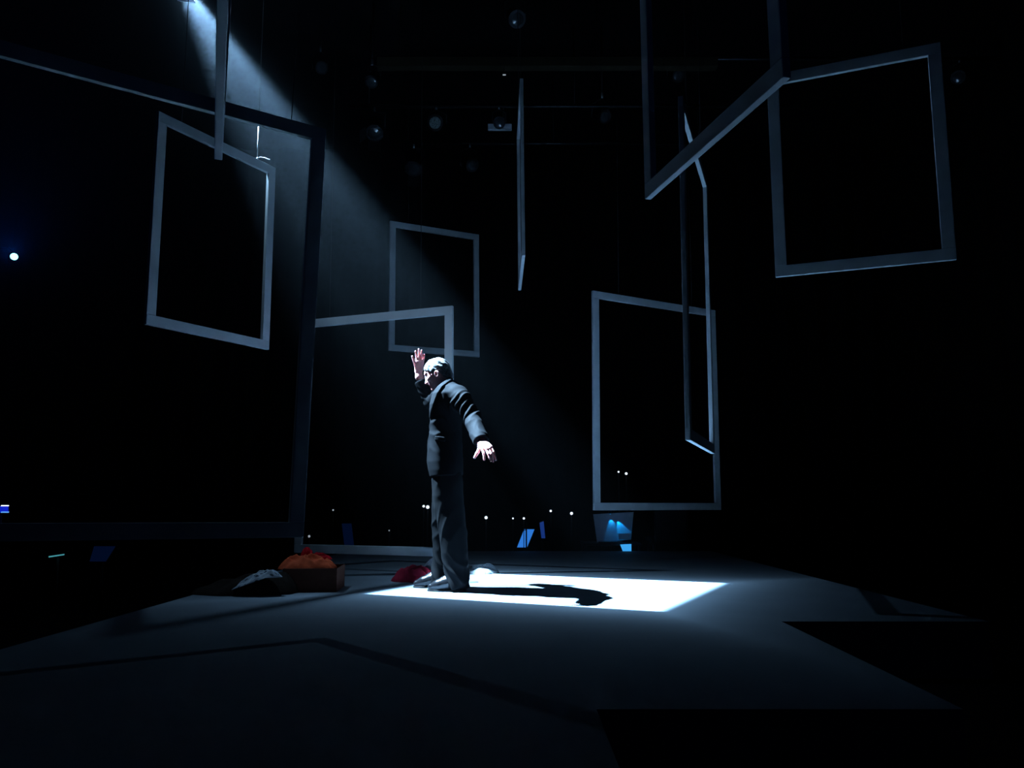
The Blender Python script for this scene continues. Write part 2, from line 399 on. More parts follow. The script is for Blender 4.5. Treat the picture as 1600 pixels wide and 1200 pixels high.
drape('wall_back', (6.5, 12.4), (-6.5, 12.4), 1); drape('wall_left', (-6.4, 12.5), (-6.4, -3), 2)
drape('wall_right', (6.4, -3), (6.4, 12.5), 3); drape('wall_front', (-6.5, -2.9), (6.5, -2.9), 4)
# stage: pale grey deck with its front right corner cut away
p = ground(0, 1015); q = ground(300, 930); xl = lambda y: p.x+(q.x-p.x)*(y-p.y)/(q.y-p.y)
r1, r2 = ground(1130, 866), ground(1600, 985); xr = lambda y: r2.x+(r1.x-r2.x)*(y-r2.y)/(r1.y-r2.y)
nb, nf, yb, yf = ground(1225, 971), ground(1400, 1060), ground(800, 861).y, ground(1200, 1108).y
sx_ = (nb.x+nf.x)/2
n2 = ground(932, 1108).x
deck = [(xl(1.2), 1.2), (n2, 1.2), (n2, yf), (sx_, yf), (sx_, nb.y), (xr(nb.y), nb.y), (xr(yb), yb), (xl(yb), yb)]
struct(link('stage_platform', prism_mesh(deck, FZ, 0.0), M['stage']))

# ------------------------------------------------------------------ hanging picture frames
BAR, THK = 0.078, 0.032
def hanging_frame(cx, cy, cz, yaw, wd, ht, roll, tilt, label, bar=BAR, thk=THK, cord='wire', cordx=(-0.3, 0.3), standing=False, nrm_flip=False):
    u = Vector((math.cos(yaw), math.sin(yaw), 0)); v = Vector((0, 0, 1)); n = u.cross(v)
    v = v*math.cos(tilt)+n*math.sin(tilt)
    u2 = u*math.cos(roll)+v*math.sin(roll); v2 = -u*math.sin(roll)+v*math.cos(roll); n2 = v2.cross(u2)
    R = Matrix((u2, n2, v2)).transposed()
    root = empty('picture_frame_prop', Vector((cx, cy, cz))-v2*ht/2); root.rotation_euler = R.to_euler()
    tag(root, label, 'frame', 'pale square frames hung over the stage')
    rail = box_mesh(wd, thk, bar, 0.003, name='rail'); stile = box_mesh(bar, thk, ht-2*bar, 0.003, name='stile')
    link('rail', rail, M['paint'], root, (0, 0, bar/2)); link('rail', rail, M['paint'], root, (0, 0, ht-bar/2))
    link('stile', stile, M['paint'], root, (-wd/2+bar/2, 0, ht/2)); link('stile', stile, M['paint'], root, (wd/2-bar/2, 0, ht/2))
    for i, fx in enumerate(cordx):
        top = root.location+R@Vector((fx*wd, 0, ht)); Lc = (CEIL-0.01-top.z)/v2.z
        pts = [(fx*wd, 0, ht-0.01), (fx*wd, 0, ht+Lc)]
        if cord == 'cord' and i:
            link('wire', tube_mesh([(fx*wd, 0, ht+0.40), pts[1]], 0.0025, 6), M['wire'], root); pts[1] = (fx*wd, 0, ht+0.40)
        c = link('cord', tube_mesh(pts, 0.004 if cord == 'cord' and i else 0.0025, 6), M[cord if i else 'wire'], root)
        if cord == 'cord' and i == len(cordx)-1:
            c['label'] = 'white cord with a loose knotted tail'
            k = Vector((fx*wd, 0, ht))
            link('cord_tail', tube_mesh([k+Vector(a) for a in ((0, 0, 0.01), (0.02, -0.01, 0.03), (0.06, -0.02, 0.038), (0.115, -0.03, 0.04))], 0.004, 6), M[cord], c)
            link('cord_knot', lathe_mesh([(0.004, -0.012), (0.010, -0.004), (0.010, 0.004), (0.004, 0.012)], 8, M4=Matrix.Translation(k+Vector((0, 0, 0.012)))), M[cord], c)
    return root
hanging_frame(-2.44, 6.0, 2.779, 1.066, 1.195, 1.682, 0.003, -0.010, 'pale frame lit by the beam, hung by a white cord with loose tail', cord='cord', cordx=(-0.32, 0.33))
# large dark frame: right edge measured, left stile outside the picture
def large_left():
    dR = 4.06; xR = (485-800)/F_PX*dR; dL = dR/1.22; xL = -800/F_PX*dL
    yaw = math.atan2(dR-dL, xR-xL); L = 2.05
    zt = CH+600/F_PX*dR; zb = CH-64/F_PX*dR
    hanging_frame(xR-math.cos(yaw)*L/2, dR-math.sin(yaw)*L/2, (zt+zb)/2, yaw, L, zt-zb, -0.018, 0.0,
                  'largest dark navy frame, running out of the left edge of the photo', cordx=(-0.3, 0.405))
large_left()
def from_bottom(far, near, dfar, ht, length, label, **kw):
    """frame whose bottom rail runs from far to near (photo points on its lower edge)"""
    a = at(*far, dfar); dn = dfar
    r = ray(*near); t = (a.z-CH)/r.z; b = Vector((0, 0, CH))+r*t
    d = Vector((b.x-a.x, b.y-a.y, 0)).normalized()
    c = a+d*length/2
    return hanging_frame(c.x, c.y, a.z+ht/2, math.atan2(d.y, d.x), length, ht, 0, 0, label, **kw)
from_bottom((341, 250), (347.5, 0), 2.95, 1.5, 1.5, 'edge-on frame high in front of the largest frame, seen only as one upright bar', thk=0.031)
from_bottom((1012, 312), (1222, 128), 3.35, 1.5, 1.08, 'frame seen steeply from below, its lit bottom rail rising to the upper right', bar=0.070, thk=0.030)
hanging_frame(0.076*1.08, 6.9, CH+(3.355-CH)*1.08, 1.592, 1.08, 1.67, -0.02, -0.008, 'edge-on frame at the top centre, a thin upright sliver above the man', thk=0.030)
hanging_frame(2.209*1.08, 4.97, CH+(2.80-CH)*1.08, -0.397, 1.035*1.08, 1.403*1.08, -0.006, 0.01, 'square dark frame at the upper right of the stage')
hanging_frame(1.317*5.6/5.2, 5.6, CH+(2.112-CH)*5.6/5.2, 1.212, 1.42*5.6/5.2, 2.212*5.6/5.2, -0.012, 0.009, 'nearly edge-on frame with a bright inner stile, before the tall right frame', thk=0.034)
hanging_frame(1.617, 8.3, 1.673, 0.498, 1.745, 2.327, -0.009, 0.003, 'tall pale frame at the right back, above the blue-lit board')
hanging_frame(-1.013, 9.7, 3.34, 0.48, 1.268, 1.706, 0.014, 0.003, 'small pale frame farthest back, above the man')
hanging_frame(-1.295, 7.0, 1.26, -0.353, 1.64, 2.236, 0.005, 0.015, 'pale frame directly behind the man, its bottom rail just above the deck')

# ------------------------------------------------------------------ the man
MD = 5.70
def mp(px, py, dy=0.0): return np.array(at(px, py, MD+dy))
def ring(py, xl_, xr_, ry, dy=0.0, cyo=0.0):
    a, b = mp(xl_, py, dy), mp(xr_, py, dy)
    return (a[2], (a[0]+b[0])/2, a[1]+cyo, (b[0]-a[0])/2, ry)
# head frame
HC = mp(683, 579.5, 0.0)
hp, hy = math.radians(25), math.radians(-9)
HF = np.array([-math.cos(hp)*math.cos(hy), -math.cos(hp)*math.sin(hy), -math.sin(hp)])
HU = np.array([-math.sin(hp)*math.cos(hy), -math.sin(hp)*math.sin(hy), math.cos(hp)])
HS = np.cross(HU, HF)                                          # towards his left
def hd(f, s, u): return HC+HF*f+HS*s+HU*u
HAX = np.array([HF, HS, HU])
SH_N = mp(716, 616.5, -0.165); EL_N = mp(738, 652, -0.245); WR_N = mp(752.5, 690, -0.46)
SH_F = mp(692, 615, 0.17); EL_F = mp(673, 630, 0.36); WR_F = mp(655, 589, 0.36)

def build_body():
    f = Field((-1.05, 5.05, -0.0), (0.0, 6.25, 1.92), 0.0036)
    # trunk and legs, inside the clothes
    f.loft([ring(745, 680, 715, 0.13), ring(690, 680, 712, 0.13), ring(640, 682, 714, 0.15), ring(610, 688, 714, 0.14), ring(600, 694, 712, 0.07)])
    f.chain([mp(700, 745, -0.09), mp(706, 830, -0.10), mp(714, 905, -0.10)], [0.075, 0.055, 0.042], 0.03, 0.02)
    f.chain([mp(696, 745, 0.09), mp(692, 830, 0.10), mp(686, 900, 0.10)], [0.075, 0.055, 0.042], 0.03, 0.02)
    f.chain([SH_N, EL_N, WR_N], [0.052, 0.040, 0.027], 0.03, 0.02)
    f.chain([SH_F, EL_F, WR_F, mp(654, 581, 0.36)], [0.052, 0.040, 0.028, 0.026], 0.03, 0.02)
    # neck and head
    f.cone(mp(698, 605, 0.0), hd(-0.030, 0, -0.06), 0.056, 0.056, 0.03)
    f.cone(mp(690, 607, 0.0), hd(0.02, 0, -0.09), 0.035, 0.040, 0.03)
    f.ell(hd(0, 0, 0), HAX, (0.098, 0.077, 0.092), 0.02)
    f.ell(hd(0.035, 0, -0.045), HAX, (0.062, 0.062, 0.075), 0.03)
    f.ell(hd(0.045, 0, -0.088), HAX, (0.050, 0.048, 0.050), 0.03)
    f.cone(hd(0.082, -0.012, -0.124), hd(0.082, 0.012, -0.124), 0.017, 0.017, 0.02)
    for s in (-1, 1):
        f.cone(hd(0.088, 0.012*s, 0.012), hd(0.076, 0.045*s, 0.010), 0.011, 0.010, 0.015)     # brow
        f.cone(hd(0.066, 0.044*s, -0.038), hd(0.030, 0.064*s, -0.030), 0.016, 0.014, 0.02)    # cheekbone
        f.ell(hd(0.098, 0.031*s, -0.013), HAX, (0.012, 0.015, 0.009), 0.010, 's')             # eye socket
    f.chain([hd(0.094, 0, 0.002), hd(0.109, 0, -0.038), hd(0.114, 0, -0.050)], [0.008, 0.009, 0.0115], 0.012, 0.008)
    for s in (-1, 1): f.cone(hd(0.103, 0.012*s, -0.053), hd(0.108, 0.009*s, -0.053), 0.009, 0.008, 0.008)
    f.cone(hd(0.090, -0.016, -0.083), hd(0.090, 0.016, -0.083), 0.008, 0.008, 0.006)
    f.cone(hd(0.087, -0.014, -0.098), hd(0.087, 0.014, -0.098), 0.009, 0.009, 0.006)
    f.cone(hd(0.100, -0.022, -0.0905), hd(0.100, 0.022, -0.0905), 0.003, 0.003, 0.004, 's')
    for s in (-1, 1):                                                                          # ears
        f.ell(hd(-0.002, 0.082*s, -0.044), HAX, (0.020, 0.012, 0.033), 0.005)
        f.ell(hd(0.002, 0.094*s, -0.040), HAX, (0.010, 0.008, 0.018), 0.004, 's')
    # near (left) hand: back towards the light, fingers hanging spread
    W = mp(752.5, 690, -0.465)
    K = [mp(754, 702, -0.545), mp(759.5, 702.5, -0.547), mp(764, 701, -0.538), mp(767, 698.5, -0.522)]
    T = [mp(756.7, 718.5, -0.572), mp(766.7, 720, -0.575), mp(770.5, 721.3, -0.565), mp(774.8, 718.7, -0.55)]
    f.cone(WR_N, W, 0.027, 0.027, 0.01)
    for i in range(4): f.cone(W+(K[i]-K[1])*0.35, K[i], 0.020, 0.0125, 0.012)
    for i, (a, b) in enumerate(zip(K, T)):
        out = np.array((0.25, -1.0, 0.35))*0.010
        f.chain([a, a+(b-a)*0.45+out, a+(b-a)*0.75+out*0.6, b], [0.0095, 0.0088, 0.0080, 0.0068], 0.004, 0.002)
    f.chain([W+np.array((-0.006, -0.01, -0.008)), mp(749.3, 701.5, -0.525), mp(745.0, 709, -0.55), mp(741.5, 715, -0.56)], [0.020, 0.0145, 0.0112, 0.0082], 0.010, 0.003)
    # far (right) hand raised, palm towards us, fingers spread
    W2 = mp(654, 581, 0.36)
    K2 = [mp(651.2, 565.5, 0.345), mp(654.5, 563.8, 0.35), mp(657.7, 564.2, 0.358), mp(660.3, 567, 0.37)]
    T2 = [mp(649.2, 549, 0.325), mp(654.3, 545.5, 0.325), mp(658.8, 547.3, 0.33), mp(663.0, 554.0, 0.345)]
    for i in range(4): f.cone(W2+(K2[i]-K2[1])*0.3, K2[i], 0.021, 0.0125, 0.012)
    for i, (a, b) in enumerate(zip(K2, T2)):
        out = np.array((0.0, 0.012, 0.004))
        f.chain([a, a+(b-a)*0.45+out, a+(b-a)*0.75+out*0.7, b], [0.0092, 0.0085, 0.0077, 0.0066], 0.004, 0.002)
    f.chain([W2+np.array((-0.010, -0.005, 0.005)), mp(649.5, 571.5, 0.34), mp(646.6, 564, 0.33), mp(644.2, 556.8, 0.325)], [0.020, 0.0125, 0.0100, 0.0076], 0.010, 0.003)
    return f.mesh('body')
person = link('person', build_body(), M['skin'])
tag(person, 'man in a dark suit under the beam, one hand raised, the other stretched back', 'person')
for s in (-1, 1):
    bm = bmesh.new(); bmesh.ops.create_uvsphere(bm, u_segments=16, v_segments=10, radius=0.0125)
    link('eye', bm_mesh(bm, 'eye', True), M['eye'], person, Vector(hd(0.0825, 0.031*s, -0.013)))

def build_hair():
    f = Field(HC-0.15, HC+0.15, 0.0026)
    wb = wob(5, 70, 6)
    def fn(x, y, z):
        q = [(x-HC[0])*A[0]+(y-HC[1])*A[1]+(z-HC[2])*A[2] for A in HAX]
        a, s, u = q
        k0 = np.sqrt((a/0.104)**2+(s/0.084)**2+(u/0.100)**2); k1 = np.sqrt((a/0.104**2)**2+(s/0.084**2)**2+(u/0.100**2)**2)
        d = k0*(k0-1)/np.maximum(k1, 1e-6)
        nape = np.sqrt(((a+0.040)/0.062)**2+(s/0.066)**2+((u+0.055)/0.075)**2)
        d = np.minimum(d, (nape-1)*0.062)
        strand = np.sin(s*330+5*np.sin(a*28)+u*40)*0.0022+np.sin(s*170-u*60+3*np.sin(a*40+1))*0.0024+wb(x, y, z)*0.003
        d = d+strand
        thr = np.interp(a, [-0.11, -0.075, -0.050, -0.030, -0.018, 0.006, 0.018, 0.045, 0.080, 0.11], [-0.115, -0.115, -0.100, -0.062, -0.014, -0.010, -0.042, 0.004, 0.038, 0.056])
        return np.maximum(d, thr+0.004*np.sin(s*120+a*60)-u)
    f.apply(fn, HC-0.14, HC+0.14, 0.0, 'u', 0.0)
    return f.mesh('hair', 1)
link('hair', build_hair(), M['hair'], person)['label'] = 'short combed grey hair'

# jacket ------------------------------------------------------------
TORSO = [ring(746, 672, 723.5, 0.195, 0, 0), ring(735, 669.5, 724, 0.198), ring(722, 667.5, 724, 0.195), ring(697, 668.5, 722, 0.182), ring(675, 671.5, 720.5, 0.170),
         ring(655, 673, 721.5, 0.185), ring(635, 672.5, 724.5, 0.202), ring(618, 677, 725, 0.198), ring(607, 683, 723, 0.165), ring(599, 691, 716, 0.105), ring(594.5, 697, 711, 0.07)]
CUFF_N = mp(752.2, 690.5, -0.452); CUFF_F = mp(656, 595.5, 0.362)
def sleeve_folds(a, b, r, amp, n, seed, lo=0.0, hi=1.0):
    a = np.array(a); b = np.array(b); d = b-a; L2 = d@d; wb = wob(seed, 14, 4)
    def fn(x, y, z):
        t = ((x-a[0])*d[0]+(y-a[1])*d[1]+(z-a[2])*d[2])/L2
        qx, qy, qz = x-a[0]-t*d[0], y-a[1]-t*d[1], z-a[2]-t*d[2]
        rr = np.sqrt(qx**2+qy**2+qz**2)
        m = np.clip((t-lo)/0.12, 0, 1)*np.clip((hi-t)/0.12, 0, 1)*np.clip((r+0.05-rr)/0.03, 0, 1)
        s = np.sin(t*n*6.283+qx*26-qy*14+qz*18+3.2*wb(x, y, z))
        return -amp*m*(1-np.abs(s))**1.5+amp*0.4*m
    return fn
def jacket_field():
    f = Field((-0.98, 5.10, 0.80), (-0.05, 6.22, 1.66), 0.0042)
    f.loft(TORSO, p=2.25)
    f.chain([SH_N+np.array((0, 0.02, 0)), SH_N*0.75+EL_N*0.25, EL_N, CUFF_N], [0.074, 0.071, 0.064, 0.057], 0.04, 0.02)
    f.chain([SH_F+np.array((0, -0.02, 0)), SH_F*0.6+EL_F*0.4, EL_F, CUFF_F], [0.076, 0.062, 0.054, 0.047], 0.045, 0.02)
    # cuffs end cleanly
    for c, e in ((CUFF_N, EL_N), (CUFF_F, EL_F)):
        n = (c-e)/np.linalg.norm(c-e)
        def cut(x, y, z, c=c, n=n):
            d = (x-c[0])*n[0]+(y-c[1])*n[1]+(z-c[2])*n[2]
            return d
        f.apply(cut, c-0.07, c+0.07, 0.0, 'i', 0.03)
    # collar opening: front notch between the lapels
    f.cone(mp(679, 602, 0.0), mp(676, 628, 0.0), 0.045, 0.012, 0.01, 's')
    # folds
    wb, wc = wob(11, 13, 5), wob(12, 30, 5)
    z0 = mp(690, 672)[2]
    def body_folds(x, y, z):
        near = np.exp(-((z-z0)/0.16)**2)
        s = np.sin(z*24+x*22+y*14+2.6*wb(x, y, z))
        return -0.0060*near*(1-np.abs(s))**1.4-0.0045*wb(x, y, z)-0.0016*wc(x, y, z)
    f.apply(body_folds, (-0.98, 5.10, 0.80), (-0.05, 6.22, 1.66), 0, 'add', 0)
    f.apply(sleeve_folds(SH_N, EL_N, 0.085, 0.013, 2.3, 21, 0.05, 1.15), (-0.55, 5.15, 1.05), (-0.1, 5.75, 1.62), 0, 'add', 0)
    f.apply(sleeve_folds(EL_N, CUFF_N, 0.066, 0.004, 1.2, 22, -0.1, 0.85), (-0.45, 5.1, 0.95), (-0.05, 5.6, 1.4), 0, 'add', 0)
    f.apply(sleeve_folds(EL_F, CUFF_F, 0.060, 0.004, 1.2, 23, -0.1, 0.85), (-0.9, 5.9, 1.2), (-0.45, 6.22, 1.7), 0, 'add', 0)
    hem = mp(700, 744)[2]
    f.apply(lambda x, y, z: np.broadcast_to(hem-z+0.10*(x+0.48)*0.6, np.broadcast_shapes(x.shape, y.shape, z.shape)), (-0.98, 5.10, 0.80), (-0.05, 6.22, 1.2), 0, 'i', 0)
    return f
JF = jacket_field(); JD = JF.D.copy()
jacket = link('jacket', JF.mesh('jacket', 2), M['suit'], person); jacket['label'] = 'dark navy single-breasted suit jacket'
def shell_part(lo, hi, region, out=0.008):
    """a piece lying on the cloth: the jacket skin thickened inside a region"""
    g = Field(JF.lo, JF.lo+(np.array(JF.n)-1)*JF.h, JF.h); g.D[:] = 1.0
    i0 = np.clip(np.floor((np.array(lo)-g.lo)/g.h).astype(int), 1, g.n-2); i1 = np.clip(np.ceil((np.array(hi)-g.lo)/g.h).astype(int), 2, g.n-1)
    sl = tuple(slice(a, b) for a, b in zip(i0, i1))
    ax = [(g.lo[k]+g.h*np.arange(i0[k], i1[k])) for k in range(3)]
    x, y, z = ax[0][:, None, None], ax[1][None, :, None], ax[2][None, None, :]
    d = JD[sl]
    g2 = Field(g.lo+i0*g.h, g.lo+(i1-1)*g.h, g.h)
    g2.D = np.maximum(np.maximum(d-out, -(d+0.006)), region(x, y, z)).astype(np.float32)
    return g2
def band(pts, near=True):
    """distance in the profile plane to a tapering strip (photo points + half-width in px)"""
    P = [(mp(a, b)[0], mp(a, b)[2], w_/207.0) for a, b, w_ in pts]
    def fn(x, y, z):
        best = None
        for (ax_, az, aw), (bx, bz, bw) in zip(P[:-1], P[1:]):
            dx, dz = bx-ax_, bz-az; L2 = dx*dx+dz*dz
            t = np.clip(((x-ax_)*dx+(z-az)*dz)/L2, 0, 1)
            d = np.sqrt((x-ax_-t*dx)**2+(z-az-t*dz)**2)-(aw+(bw-aw)*t)
            best = d if best is None else np.minimum(best, d)
        side = (y-MD+0.012) if near else (MD+0.012-y)
        return np.maximum(best, side)+0*y
    return fn
for near in (True, False):
    g = shell_part((-0.75, 5.35, 1.15), (-0.38, 6.0, 1.62), band([(706, 594, 2.8), (692, 606, 4.0), (683, 618, 5.2), (678, 634, 4.0), (674, 655, 1.0)], near), 0.011)
    link('lapel', g.mesh('lapel', 1), M['suit'], jacket)
def flap(x, y, z):
    a, b = mp(683, 686), mp(699, 690)
    c = (a+b)/2
    zz = z-c[2]+(x-c[0])*0.10
    return np.maximum(np.maximum(np.abs(x-c[0])-0.040, np.abs(zz)-0.017), y-MD+0.05)+0*z
g = shell_part((-0.62, 5.38, 1.0), (-0.40, 5.7, 1.2), flap, 0.009)
link('pocket_flap', g.mesh('pocket_flap', 1), M['suit'], jacket)
for px_, py_ in ((671.6, 675.5), (669.3, 697)):
    b = mp(px_, py_, -0.045); bm = bmesh.new(); bmesh.ops.create_uvsphere(bm, u_segments=14, v_segments=8, radius=0.0105)
    for v in bm.verts: v.co.x *= 0.5
    link('button', bm_mesh(bm, 'button', True), M['button'], jacket, Vector(b))
for k in range(2):
    b = CUFF_N+(EL_N-CUFF_N)*(0.13+0.10*k)+np.array((0.056, 0.012, 0.02)); bm = bmesh.new(); bmesh.ops.create_uvsphere(bm, u_segments=12, v_segments=8, radius=0.007)
    for v in bm.verts: v.co.x *= 0.6
    link('button', bm_mesh(bm, 'button', True), M['button'], jacket, Vector(b))
# shirt collar
f = Field(mp(690, 612)-0.16, mp(690, 612)+0.16, 0.004)
f.loft([ring(640, 676, 705, 0.09), ring(620, 679, 710, 0.10), ring(608, 683.5, 711, 0.085), ring(601.5, 687, 711.5, 0.076)])
link('shirt', f.mesh('shirt'), M['shirt'], person)['label'] = 'dark shirt showing at the neck'

# trousers ------------------------------------------------------------
def trousers():
    f = Field((-0.78, 5.38, -0.02), (-0.18, 6.02, 1.02), 0.0042)
    f.loft([ring(815, 684, 716, 0.10), ring(795, 679, 721, 0.14), ring(775, 676, 723, 0.165), ring(755, 675.5, 722.5, 0.175), ring(730, 673, 720, 0.165), ring(715, 674, 718, 0.15)])
    nr = [(735, 679, 720, .085), (745, 677, 722.5, .098), (770, 679, 723.5, .100), (800, 682, 725.5, .100), (832, 686, 729, .100), (865, 689.5, 731, .102), (888, 694, 732, .105), (902, 697, 732.5, .108), (917, 697, 732.5, .112)]
    fr = [(735, 677, 714, .085), (745, 675.5, 716, .098), (770, 675, 714, .100), (800, 674.5, 711, .098), (832, 674.5, 709, .098), (865, 675.5, 705, .100), (886, 675, 704, .104), (898, 674, 704, .106), (912.0, 671, 703, .108)]
    f.loft([ring(a, b, c, r*0.92, -0.085) for a, b, c, r in nr], 0.03)
    f.loft([ring(a, b, c, r*0.92, 0.09) for a, b, c, r in fr], 0.03)
    wb, wc = wob(31, 9, 5), wob(32, 26, 5)
    def folds(x, y, z):
        low = np.clip((0.30-z)/0.22, 0, 1); kn = np.exp(-((z-0.46)/0.12)**2); hip = np.clip((z-0.70)/0.2, 0, 1)
        s1 = np.sin(z*27+x*24-y*16+3.4*wb(x, y, z)); s2 = np.sin(z*17-x*30+y*14+2.6*wb(x, y, z))
        return -0.018*low*(1-np.abs(s1))**1.2-0.008*kn*(1-np.abs(s2))**1.5-0.006*hip*(1-np.abs(s2))**1.5-0.006*wb(x, y, z)-0.002*wc(x, y, z)+0.003
    f.apply(folds, (-0.78, 5.38, -0.02), (-0.18, 6.02, 1.02), 0, 'add', 0)
    # hems break over the shoes: rise at the front
    def hem(x, y, z):
        t = np.clip((-0.47-x)/0.10+np.where(y > MD, -0.9, 0), 0, 1)
        return 0.012+0.040*t*t-z
    f.apply(hem, (-0.78, 5.38, -0.02), (-0.18, 6.02, 0.3), 0, 'i', 0)
    return f.mesh('trousers', 2)
link('trousers', trousers(), M['trouser'], person)['label'] = 'wide dark grey suit trousers breaking over the shoes'

def shoe(toe, heel, dy):
    tz = 0.0
    a = np.array((*ground(toe, 0).xy, 0)) if False else np.array((mp(toe, 900, dy)[0], MD+dy, 0.0)); b = np.array((mp(heel, 900, dy)[0], MD+dy, 0.0))
    d = (b-a)/np.linalg.norm(b-a); L = np.linalg.norm(b-a)
    f = Field(np.minimum(a, b)-0.07-np.array((0, 0, -0.05)), np.maximum(a, b)+np.array((0.07, 0.07, 0.17)), 0.003)
    P = lambda t, z: a+d*L*t+np.array((0, 0, z))
    f.chain([P(0.10, 0.028), P(0.30, 0.040), P(0.52, 0.056), P(0.72, 0.070), P(0.90, 0.052)], [0.026, 0.038, 0.044, 0.046, 0.036], 0, 0.03)
    f.cone(P(0.80, 0.07), P(0.84, 0.115), 0.042, 0.042, 0.03)
    f.cone(P(0.40, 0.085), P(0.55, 0.105), 0.012, 0.014, 0.02)
    f.apply(lambda x, y, z: 0.008-z+0*x+0*y, f.lo, f.lo+f.n*f.h, 0, 'i', 0)
    o = link('shoe', f.mesh('shoe'), M['shoe'], person)
    g = Field(np.minimum(a, b)-0.07, np.maximum(a, b)+np.array((0.07, 0.07, 0.06)), 0.003)
    g.chain([P(0.11, 0.008), P(0.32, 0.008), P(0.60, 0.008), P(0.90, 0.008)], [0.031, 0.044, 0.038, 0.037], 0, 0.02)
    g.apply(lambda x, y, z: np.maximum(z-0.012, 0.0005-z)+0*x+0*y, g.lo, g.lo+g.n*g.h, 0, 'i', 0)
    link('sole', g.mesh('sole'), M['sole'], o)
    link('lace', tube_mesh([P(0.40, 0.100)+np.array((0, -0.022, 0)), P(0.42, 0.106), P(0.40, 0.100)+np.array((0, 0.022, 0))], 0.0025, 6), M['sole'], o)
    return o
shoe(668, 727, -0.10); shoe(646, 703, 0.10)

# ------------------------------------------------------------------ clothes on the deck
def heap(name, c, rx, ry, H, rot, seed, m, label, cat, z0=0.0, peak=(0.0, 0.0), lobes=0.18, ridge=0.35, freq=3.0, group=None, nr=34, na=96, lift=None, flat=1.0):
    """a crumpled cloth: ridged mound with an uneven outline"""
    rg = np.random.RandomState(seed); ph = rg.uniform(0, 6.28, 8)
    th = np.linspace(0, 2*np.pi, na, endpoint=False)
    R = 1+lobes*(0.5*np.sin(2*th+ph[0])+0.35*np.sin(3*th+ph[1])+0.3*np.sin(5*th+ph[2])+0.2*np.sin(9*th+ph[3]))
    t = np.linspace(0, 1, nr)
    T, TH = np.meshgrid(t, th, indexing='ij')
    X = peak[0]*(1-T)+R[None, :]*T*np.cos(TH); Y = peak[1]*(1-T)+R[None, :]*T*np.sin(TH)
    wb = wob(seed+100, freq, 4); wc = wob(seed+200, freq*2.6, 4)
    n1 = wb(X, Y, 0*X); n2 = wc(X, Y, 0*X)
    rid = 1-np.abs(np.sin(3.0*n1+2.0*X+1.2*np.sin(freq*Y)))
    prof = (1-T**(2*flat))**0.75
    Z = H*prof*(1-ridge+ridge*(1.5*rid+0.5*n2))+0.006*(1-T**6)
    Z = np.maximum(Z, 0.0025)
    Z[-1] = 0.002
    cr, sr = math.cos(rot), math.sin(rot)
    VX, VY = X*rx*cr-Y*ry*sr, X*rx*sr+Y*ry*cr
    top = np.stack([VX, VY, Z], -1).reshape(-1, 3)
    bot = np.stack([VX[-1], VY[-1], 0*VX[-1]+0.0], -1)
    if lift is not None:
        top[:, 2] += lift(top[:, 0]+c[0], top[:, 1]+c[1]); bot[:, 2] += lift(bot[:, 0]+c[0], bot[:, 1]+c[1])
    V = np.concatenate([top, bot]); Q = []
    for i in range(nr-1):
        a = i*na+np.arange(na); b = i*na+(np.arange(na)+1) % na
        Q.append(np.stack([a, a+na, b+na, b], 1))
    a = (nr-1)*na+np.arange(na); b = (nr-1)*na+(np.arange(na)+1) % na
    Q.append(np.stack([a, a+na, b+na, b], 1))
    o = link(name, np_mesh(V, np.concatenate(Q), name), m, None, (c[0], c[1], z0))
    return tag(o, label, cat, group)
G = 'garments dropped on the deck'
c = ground(652, 907); heap('crimson_garment', (c.x, c.y), 0.185, 0.16, 0.095, 0.1, 7, M['crimson'], 'crimson crumpled garment at the man\'s feet', 'clothing', peak=(0.0, 0.25), group=G, ridge=0.30, flat=2.2, freq=3.6)
c = ground(681, 893); heap('grey_garment', (c.x, c.y), 0.13, 0.10, 0.10, 0.3, 9, M['greycloth'], 'grey crumpled cloth behind the man\'s shoes, past the crimson garment', 'clothing', group=G, peak=(-0.1, 0))
c = ground(748, 895); heap('patterned_garment', (c.x, c.y), 0.175, 0.15, 0.075, -0.1, 12, M['pattern'], 'white crumpled garment with small dark pattern behind the man', 'clothing', group=G, peak=(0.25, 0.15), lobes=0.14)
c = ground(733, 910); heap('grey_sock', (c.x, c.y), 0.075, 0.035, 0.022, 0.05, 15, M['greycloth'], 'small flat grey cloth at the man\'s heel', 'clothing', group=G, na=48, nr=16)

# cardboard box and what lies over it
bx = empty('cardboard_box', ground(481, 925.5)+Vector((0, 0.17, 0)), (0, 0, math.radians(3)))
tag(bx, 'low brown cardboard box on the deck, cloths spilling over it', 'box')
bw, bd, bh, bt = 0.385, 0.34, 0.165, 0.006
lng = box_mesh(bw, bt, bh, 0.0015, name='panel'); sht = box_mesh(bt, bd-2*bt, bh, 0.0015, name='panel')
for y_ in (-bd/2+bt/2, bd/2-bt/2): link('panel', lng, M['card'], bx, (0, y_, bh/2))
for x_ in (-bw/2+bt/2, bw/2-bt/2): link('panel', sht, M['card'], bx, (x_, 0, bh/2))
link('base', box_mesh(bw-2*bt-0.001, bd-2*bt-0.001, bt, name='base'), M['card'], bx, (0, 0, bt/2))
bc = bx.location
heap('orange_cloth', (bc.x-0.055, bc.y-0.005), 0.205, 0.150, 0.085, 0.05, 21, M['orange'], 'orange cloth heaped in the cardboard box', 'clothing', z0=bh-0.012, peak=(-0.1, 0.1), lobes=0.10, ridge=0.30, freq=4, flat=1.3)
heap('red_cloth', (bc.x-0.075, bc.y+0.05), 0.050, 0.045, 0.075, 0.0, 23, M['red'], 'bunched red cloth on top of the orange cloth', 'clothing', z0=bh+0.050, lobes=0.1, na=48, nr=20, flat=1.8, ridge=0.15)
